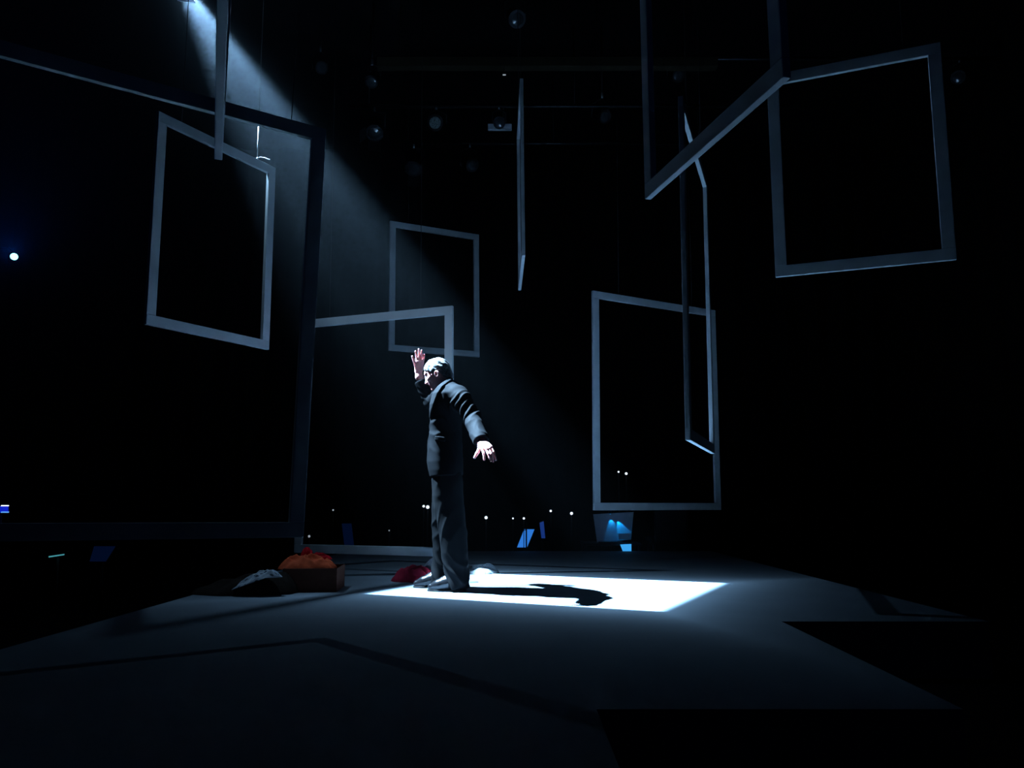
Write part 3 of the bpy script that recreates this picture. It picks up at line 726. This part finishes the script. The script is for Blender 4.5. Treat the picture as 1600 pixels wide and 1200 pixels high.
heap('red_scarf', (bc.x+0.025, bc.y+0.06), 0.085, 0.045, 0.040, 0.0, 24, M['red'], 'flat red cloth beside the red bunch, over the orange cloth', 'clothing', z0=bh+0.045, lobes=0.12, na=48, nr=20)
c = ground(381, 927); heap('dark_coat', (c.x, c.y), 0.37, 0.16, 0.165, 0.03, 31, M['darkcoat'], 'dark brown coat trailing from the box onto the deck', 'clothing', lobes=0.08, freq=3, peak=(0.72, 0.1), flat=0.62, ridge=0.18)
sc0 = at(432, 889, 5.33)
heap('pale_scarf', (sc0.x-0.135, sc0.y+0.02), 0.155, 0.075, 0.050, 0.06, 33, M['scarf'], 'pale striped scarf lying over the dark coat, left of the orange cloth', 'clothing', z0=0.0, lobes=0.10, peak=(0.35, 0.1), freq=4, ridge=0.5, lift=lambda x, y: 0.125*np.clip((x-(sc0.x-0.42))/0.36, 0.1, 1))

# ------------------------------------------------------------------ lamps and pipes overhead
def basis(d):
    d = Vector(d).normalized(); q = d.to_track_quat('-Z', 'Y'); return q.to_matrix()
def stage_lamp(loc, aim, label, s=1.0, lens='lens', doors=False, pipe_z=None, long=1.0, group='stage lamps hung from the pipes'):
    root = empty('stage_lamp', loc); tag(root, label, 'lamp', group)
    R = basis(aim).to_4x4()
    body = [(0.085*s, 0.0), (0.098*s, 0.012*s), (0.098*s, 0.03*s), (0.088*s, 0.04*s), (0.088*s, 0.16*s*long), (0.075*s, 0.18*s*long), (0.075*s, 0.26*s*long), (0.045*s, 0.29*s*long)]
    link('housing', lathe_mesh(body, 24, M4=R@Matrix.Translation((0, 0, 0.0))), M['metal'], root)
    link('lens', lathe_mesh([(0.082*s, -0.002*s), (0.06*s, -0.012*s), (0.03*s, -0.018*s), (0.004*s, -0.020*s)], 24, M4=R), M[lens], root)
    link('rim', lathe_mesh([(0.084*s, -0.006*s), (0.101*s, -0.006*s), (0.101*s, 0.012*s), (0.084*s, 0.0125*s)], 24, M4=R), M['metal'], root)
    top = (pipe_z if pipe_z is not None else loc[2]+0.30*s)-loc[2]
    mid = R@Vector((0, 0, 0.12*s)); sx = 0.115*s
    link('yoke', tube_mesh([mid+Vector((-sx, 0, 0)), mid+Vector((-sx, 0, top*0.55)), Vector((mid.x*0.6, 0, top*0.82)), mid+Vector((sx, 0, top*0.55)), mid+Vector((sx, 0, 0))], 0.009*s, 8), M['metal'], root)
    link('clamp', tube_mesh([Vector((mid.x*0.6, 0, top*0.80)), Vector((mid.x*0.6, 0, top+0.01))], 0.016*s, 8), M['bare_metal'], root)
    if doors:
        for k in range(4):
            a = Matrix.Rotation(k*math.pi/2, 4, 'Z')@Matrix.Translation((0.10*s, 0, -0.005*s))@Matrix.Rotation(math.radians(-28), 4, 'Y')
            me = box_mesh(0.004*s, 0.15*s, 0.13*s, c=(0, 0, -0.065*s), name='barn_door'); me.transform(R@a)
            link('barn_door', me, M['metal'], root)
    return root
def pipe(px0, px1, py, Y, r, m, label, name='lighting_pipe'):
    a = at((px0+px1)/2, py, Y); n = at(px0, py, Y).x; x1 = at(px1, py, Y).x
    o = empty(name, (0, Y, a.z)); tag(o, label, 'pipe' if name == 'lighting_pipe' else 'beam', None)
    link('tube' if name == 'lighting_pipe' else 'timber', tube_mesh([(n, 0, 0), (x1, 0, 0)], r, 12) if name == 'lighting_pipe' else box_mesh(x1-n, r*2, r*2, 0.006, c=((x1+n)/2, 0, 0)), m, o)
    for x in (n+0.25, (n+x1)/2, x1-0.25):
        link('hanger', tube_mesh([(x, 0, r*0.6), (x, 0, CEIL-a.z-0.005)], 0.008, 6), M['metal'], o)
    return a.z
zA = pipe(590, 1120, 100, 8.0, 0.055, M['timber'], 'brown timber beam across the grid above the thin edge-on frame', 'timber_beam')
zB = pipe(545, 1250, 166, 8.9, 0.024, M['metal'], 'dark lighting pipe behind the timber beam', )
zC = pipe(610, 1120, 224, 10.2, 0.024, M['metal'], 'dark lighting pipe low at the back of the hall')
zD = pipe(900, 1560, 92, 8.4, 0.024, M['metal'], 'dark lighting pipe over the right of the stage')
zK = LAMP.z+0.45
o = empty('lighting_pipe', (0, 6.42, zK)); tag(o, 'dark lighting pipe over the left, carrying the bright profile lamp', 'pipe')
link('tube', tube_mesh([(-5.4, 0, 0), (-1.2, 0, 0)], 0.024, 12), M['metal'], o)
for x in (-5.2, -1.5): link('hanger', tube_mesh([(x, 0, 0.014), (x, 0, CEIL-zK-0.005)], 0.008, 6), M['metal'], o)
aim = Vector((0.35, 5.4, 0))-LAMP
pl = stage_lamp(LAMP-aim.normalized()*0.05, aim, 'bright profile lamp at the upper left, throwing the beam', 0.8, 'key_glow', pipe_z=zK, long=1.7)
tb = at(290, 0.5, 6.27)-pl.location
link('streak_tab', box_mesh(0.16, 0.05, 0.004, 0.001, c=tb, rot=Matrix.Rotation(0.12, 3, 'Y')), M['pale'], pl)  # added pale tab, placed to catch the lamp light as a bright streak
link('streak_tab_arm', tube_mesh([tb+Vector((-0.07, 0.02, 0.003)), tb+Vector((-0.10, 0.05, 0.16)), tb+Vector((-0.11, 0.02, 0.27))], 0.005, 6), M['metal'], pl)
FX = [  # px, py of the lens, depth, aim, label, scale, doors, pipe z
 (503, 106, 8.9, (0.5, -0.8, -0.5), 'small dark lamp with bright glints, nearest the top of the beam', 0.8, False, None),
 (580, 128, 8.45, (-0.1, -0.6, -0.8), 'dark lamp second from the beam under the timber beam', 0.8, False, None),
 (680, 192, 8.9, (-0.15, -0.9, -0.35), 'lamp with a honeycomb-grey lens showing faintly, above the small back frame', 1.0, False, zB),
 (585, 208, 8.9, (0.1, -0.6, -0.8), 'lamp with open barn doors between the beam and the honeycomb-grey lens', 1.1, True, zB),
 (646, 264, 10.2, (0.0, -0.6, -0.8), 'barn-door lamp hung lowest, just above the small back frame', 1.2, True, zC),
 (738, 258, 10.2, (0.5, -0.7, -0.5), 'lamp with dim edge glints beside the thin edge-on frame', 1.0, False, zC),
 (780, 192, 8.9, (0.02, -0.85, -0.5), 'dark lamp hung before the pale grey box', 0.75, False, zB),
 (808, 30, 8.0, (0.2, -0.7, -0.7), 'lamp showing a faint lens at the very top centre', 1.0, False, None),
 (945, 182, 8.9, (0.4, -0.8, -0.4), 'dark lamp left of the frame seen steeply from below', 0.9, False, zB),
 (1060, 118, 8.4, (0.2, -0.8, -0.5), 'small dark lamp behind the frame seen steeply from below', 0.8, False, zD),
 (1497, 121, 8.4, (-0.6, -0.7, -0.4), 'dark lamp at the far upper right', 0.8, False, zD),
]
for px_, py_, Y, aim, lab, sc, dr, pz in FX:
    l = at(px_, py_, Y); top = pz if pz is not None and pz > l.z+0.15 else l.z+0.34*sc
    stage_lamp(l, aim, lab, sc, 'honeycomb' if 'honeycomb' in lab and 'showing' in lab else 'lens', dr, top)
    if pz is None or pz <= l.z+0.15:
        so = [o for o in COL.objects if o.name.startswith('stage_lamp')][-1]
        hx = (basis(aim).to_4x4()@Vector((0, 0, 0.12*sc)))*0.6
        link('hanger', tube_mesh([(hx.x, 0, top-l.z-0.02), (hx.x, 0, CEIL-l.z-0.005)], 0.012, 8), M['metal'], so)
jb = at(781, 199, 9.30); j = empty('junction_box', jb); tag(j, 'pale grey horizontal box on the lighting pipe left of the thin edge-on frame', 'box')
link('case', box_mesh(0.31, 0.06, 0.075, 0.006), M['pale'], j); link('bracket', tube_mesh([(0.05, 0, 0.03), (0.05, -0.39, zB-jb.z)], 0.01, 8), M['metal'], j)
il = at(788, 117, 7.9); i_ = empty('indicator_lamp', il); tag(i_, 'tiny white indicator light under the timber beam', 'lamp')
link('housing', box_mesh(0.06, 0.03, 0.03, 0.004, c=(0, 0.02, 0.02)), M['metal'], i_); link('lens', box_mesh(0.034, 0.006, 0.014, 0.002), M['pin_dim'], i_)
link('bracket', tube_mesh([(0, 0.03, 0.03), (0, 0.08, zA-il.z-0.05)], 0.006, 6), M['metal'], i_)

# blue lamp at the left wall
bl = empty('blue_lamp', LED); tag(bl, 'bright cyan-blue lamp glaring at the left wall', 'lamp')
R = basis((0.75, -1.0, -0.2)).to_4x4()
link('housing', lathe_mesh([(0.036, 0.0), (0.048, 0.01), (0.048, 0.12), (0.02, 0.15)], 20, M4=R), M['metal'], bl)
link('lens', lathe_mesh([(0.034, -0.002), (0.02, -0.010), (0.003, -0.013)], 20, M4=R), M['led_glow'], bl)
link('bracket', tube_mesh([(0, 0.05, 0.02), (-0.2, 0.2, 0.15), (-6.3-LED.x, 0.3, 0.15)], 0.014, 8), M['metal'], bl)

# housing for the added blue fill, unseen behind the camera
fl = stage_lamp(FILL+Vector((0, -0.02, 0.02)), (-0.8, 6.6, -2.6), 'added blue fill lamp, unseen behind the camera', 0.8, 'blue_dim')

# ------------------------------------------------------------------ far side: pin lights, blue panels, desk
def pin(px_, py_, Y, label, bright=True, s=1.0):
    p_ = at(px_, py_, Y); r = empty('marker_lamp', (p_.x, p_.y, FZ)); tag(r, label, 'lamp', 'pin lights in the dark at the back')
    h = p_.z-FZ
    link('base', lathe_mesh([(0.036, 0.0), (0.036, 0.012), (0.012, 0.02)], 16), M['metal'], r)
    link('post', tube_mesh([(0, 0.02, 0.015), (0, 0.02, h)], 0.008, 8), M['metal'], r)
    link('housing', lathe_mesh([(0.022*s, 0), (0.026*s, 0.02), (0.026*s, 0.05), (0.012*s, 0.06)], 12, M4=Matrix.Translation((0, 0.004, h))@Matrix.Rotation(-math.pi/2, 4, 'X')), M['metal'], r)
    bm = bmesh.new(); bmesh.ops.create_uvsphere(bm, u_segments=12, v_segments=8, radius=0.019*s)
    link('lens', bm_mesh(bm, 'lens', True), M['pin_white' if bright else 'pin_dim'], r, (0, 0, h))
pins = [(662, 791, 9.7, 'small white pin light, left one of the pair beside the man\'s thigh', True, 0.8),
 (668.3, 792.3, 9.6, 'bright white pin light, right one of the pair beside the man\'s thigh', True, 1.1),
 (759.5, 808.8, 9.8, 'bright white pin light just right of the man\'s knees', True, 1.0),
 (801.5, 810, 10.0, 'faint white pin light above the slanted blue panel, the left one', True, 0.55),
 (818.5, 810, 10.1, 'white pin light above the slanted blue panel, the right one', True, 0.75),
 (860.5, 798.4, 10.0, 'white pin light above the narrow blue strip', True, 0.75),
 (893, 802.2, 9.8, 'bright white pin light left of the blue-lit board', True, 0.95),
 (966.5, 737.3, 10.6, 'white pin light inside the tall frame, the left one', True, 0.65),
 (978.5, 740, 10.4, 'bright white pin light inside the tall frame, the right one', True, 0.9),
 (520.5, 797, 10.0, 'dim pin light behind the standing frame, top left', False, 0.6),
 (483, 838, 9.6, 'dim pin light low beside the left post of the standing frame', False, 0.8),
 (608, 829, 9.8, 'faintest pin light low in the standing frame', False, 0.45),
 (453, 809.5, 9.4, 'dim pin light left of the standing frame, above the bottom rail', False, 0.6)]
for a in pins: pin(*a)
def screen(name, quad, Y, m, label, cat, thick=0.015, post=True, dY=0.0):
    q = [at(a, b, Y+(dY if i in (0, 1) else 0)) for i, (a, b) in enumerate(quad)]
    c = sum(q, Vector())/4; r = empty(name, (c.x, c.y, min(p_.z for p_ in q))); tag(r, label, cat)
    loc = r.location
    link('glow_face', slab_mesh([p_ for p_ in q], 0.006), m, r).matrix_parent_inverse = Matrix.Translation(-loc)
    e = [c+(p_-c)*1.06+Vector((0, 0.010, 0)) for p_ in q]
    link('back', slab_mesh(e, thick), M['metal'], r).matrix_parent_inverse = Matrix.Translation(-loc)
    if post:
        b = c+Vector((0, 0.03, 0))
        link('stand', tube_mesh([b, (b.x, b.y+0.02, FZ)], 0.012, 8), M['metal'], r).matrix_parent_inverse = Matrix.Translation(-loc)
    return r
screen('slanted_lit_panel', [(819, 827), (835, 827), (823.5, 855), (808, 855)], 9.5, M['panel_blue'], 'slanted panel low at the back centre, its blue light put in as glow', 'screen', dY=0.12)  # blue light on the white panel put in as emission
st = empty('thin_stand', at(822.5, 858, 9.3).xy.to_3d()+Vector((0, 0, FZ))); tag(st, 'thin dark stand crossing the slanted blue panel', 'stand')
hh = at(822.5, 815, 9.3).z-FZ
link('base', lathe_mesh([(0.09, 0.0), (0.09, 0.012), (0.02, 0.02)], 16), M['metal'], st); link('post', tube_mesh([(0, 0, 0.015), (0, 0, hh)], 0.0085, 8), M['metal'], st)
link('post', tube_mesh([(-0.032, 0.01, 0.2), (-0.030, 0.01, hh-0.1)], 0.004, 8), M['metal'], st)
link('crossbar', tube_mesh([(-0.035, 0.01, hh-0.1), (0.005, 0.0, hh-0.1)], 0.005, 8), M['metal'], st)
screen('narrow_lit_strip', [(843, 817), (849.5, 814.5), (852, 841), (846, 841)], 9.8, M['blue_dim'], 'narrow tall strip right of the slanted panel, its blue light put in as glow', 'screen')  # strip glows in place of the blue light falling on it
screen('dim_blue_panel', [(534, 818), (549, 818), (553, 852), (538, 852)], 9.9, M['blue_deep'], 'dim deep-blue glowing panel seen through the standing frame', 'screen')  # plain emissive quad, dim deep blue
screen('dark_tablet', [(147, 853.5), (180, 853.5), (165, 877), (140, 877)], 6.6, M['blue_deep'], 'dim dark tablet screen among the seats on the left', 'screen', dY=0.05)
screen('glowing_phone', [(76, 869), (100, 865.5), (100, 867.4), (76, 871.2)], 6.4, M['screen_cyan'], 'thin cyan glowing phone edge among the seats on the left', 'phone', thick=0.008)
dv = screen('control_panel', [(-14, 792), (12.5, 790), (12.5, 800.5), (-14, 801.5)], 6.8, M['device_blue'], 'blue lit control panel at the left edge of the photo', 'screen')
for nm, y0, y1, mm in (('status_lights', 789.3, 791.0, 'pin_white'), ('light_strip', 799.3, 801.2, 'device_bright')):
    q = [at(2, y0, 6.78), at(13.5, y0, 6.78), at(13, y1, 6.78), at(1, y1, 6.78)]
    link(nm, slab_mesh(q, 0.006), M[mm], dv).matrix_parent_inverse = Matrix.Translation(-dv.location)
# desk with a white board lit by a clip-on blue lamp
DY = 9.45
dk0 = at(955, 852, DY)
desk = empty('desk', (dk0.x, DY+0.15, FZ)); tag(desk, 'low dark desk beyond the stage carrying the blue-lit board', 'desk')
th_ = at(955, 849, DY).z-FZ
link('desktop', box_mesh(0.72, 0.42, 0.03, 0.004, c=(0.02, 0.06, th_-0.015)), M['metal'], desk)
for x in (-0.31, 0.35):
    for y in (-0.12, 0.24): link('leg', box_mesh(0.03, 0.03, th_-0.03, 0.003, c=(x, y, (th_-0.03)/2)), M['metal'], desk)
bq = [at(927, 803.5, DY+0.30), at(990, 800, DY+0.30), at(986, 843, DY+0.14), at(933, 847, DY+0.14)]
bd_ = empty('white_board', (bq[3]+bq[2])/2); tag(bd_, 'white tilted board fanned with blue light, below the tall frame', 'board')
link('panel', slab_mesh(bq, 0.012), M['white_panel'], bd_).matrix_parent_inverse = Matrix.Translation(-bd_.location)
link('ledge', slab_mesh([at(966, 834, DY+0.12), at(986, 833, DY+0.12), at(986, 843, DY+0.10), at(967, 843, DY+0.10)], 0.01), M['white_panel'], bd_).matrix_parent_inverse = Matrix.Translation(-bd_.location)
link('prop', tube_mesh([((bq[0]+bq[1])/2+Vector((0, 0.015, -0.05))), ((bq[2]+bq[3])/2+Vector((0, 0.22, 0.0)))], 0.008, 8), M['metal'], bd_).matrix_parent_inverse = Matrix.Translation(-bd_.location)
kb0 = at(955, 851, DY-0.02)
kb = empty('keyboard', Vector((kb0.x, DY-0.02, FZ+th_+0.002))); tag(kb, 'dark keyboard on the desk in front of the blue-lit board', 'keyboard')
link('case', box_mesh(0.30, 0.12, 0.018, 0.003, c=(0, 0, 0.009)), M['metal'], kb)
kme = box_mesh(0.020, 0.022, 0.008, 0.002, c=(0, 0, 0.0215), name='key')
for i in range(11):
    for j2 in range(3): link('key', kme, M['pale'] if (i+j2) % 4 == 0 else M['metal'], kb, (-0.125+i*0.025, -0.032+j2*0.030, 0))
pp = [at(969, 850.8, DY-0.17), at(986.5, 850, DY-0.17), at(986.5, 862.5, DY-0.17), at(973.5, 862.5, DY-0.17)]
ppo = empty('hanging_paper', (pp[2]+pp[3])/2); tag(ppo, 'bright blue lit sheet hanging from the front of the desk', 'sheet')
link('sheet', slab_mesh(pp, 0.004), M['paper_bulb_glow'], ppo).matrix_parent_inverse = Matrix.Translation(-ppo.location)
cl = at(953.5, 802.5, DY+0.14); clo = empty('clip_lamp', cl); tag(clo, 'small blue clip lamp at the top of the white board', 'lamp')
link('head', lathe_mesh([(0.012, 0), (0.02, 0.01), (0.014, 0.045)], 12, M4=basis((0.1, 0.2, -1)).to_4x4()), M['metal'], clo)
link('bulb', lathe_mesh([(0.011, -0.001), (0.006, -0.006), (0.001, -0.007)], 12, M4=basis((0.1, 0.2, -1)).to_4x4()), M['paper_bulb_glow'], clo)
link('arm', tube_mesh([(0, 0.0, 0.04), (0, 0.08, 0.05), (0, 0.17, 0.0)], 0.005, 6), M['metal'], clo)
add_light('clip_lamp_beam', 'SPOT', at(953.5, 804, DY+0.255), 1.6, (0.005, 0.36, 1.0), 0.004, at(960, 845, DY+0.15), math.radians(50), 0.3)
add_light('clip_lamp_beam', 'SPOT', at(962, 806.5, DY+0.245), 3.2, (0.004, 0.34, 1.0), 0.004, at(981, 845, DY+0.135), math.radians(44), 0.25)
add_light('clip_lamp_spill', 'POINT', at(960, 812, DY+0.02), 0.04, (0.01, 0.16, 1.0), 0.02)

# chair beside the desk
ch0 = ground(1008, 858, FZ); chx = at(1044, 840, DY-0.15)
chr_ = empty('padded_chair', (chx.x, DY+0.0, FZ)); tag(chr_, 'black padded chair in the dark beside the desk', 'chair')
link('seat', box_mesh(0.44, 0.44, 0.07, 0.02, c=(0, 0, 0.43)), M['chair'], chr_)
link('backrest', box_mesh(0.40, 0.06, 0.44, 0.025, c=(0.02, -0.22, 0.62)), M['chair'], chr_)
for x in (-0.19, 0.19):
    for y in (-0.19, 0.19): link('leg', tube_mesh([(x, y, 0), (x*0.95, y*0.95, 0.41)], 0.012, 8), M['metal'], chr_)
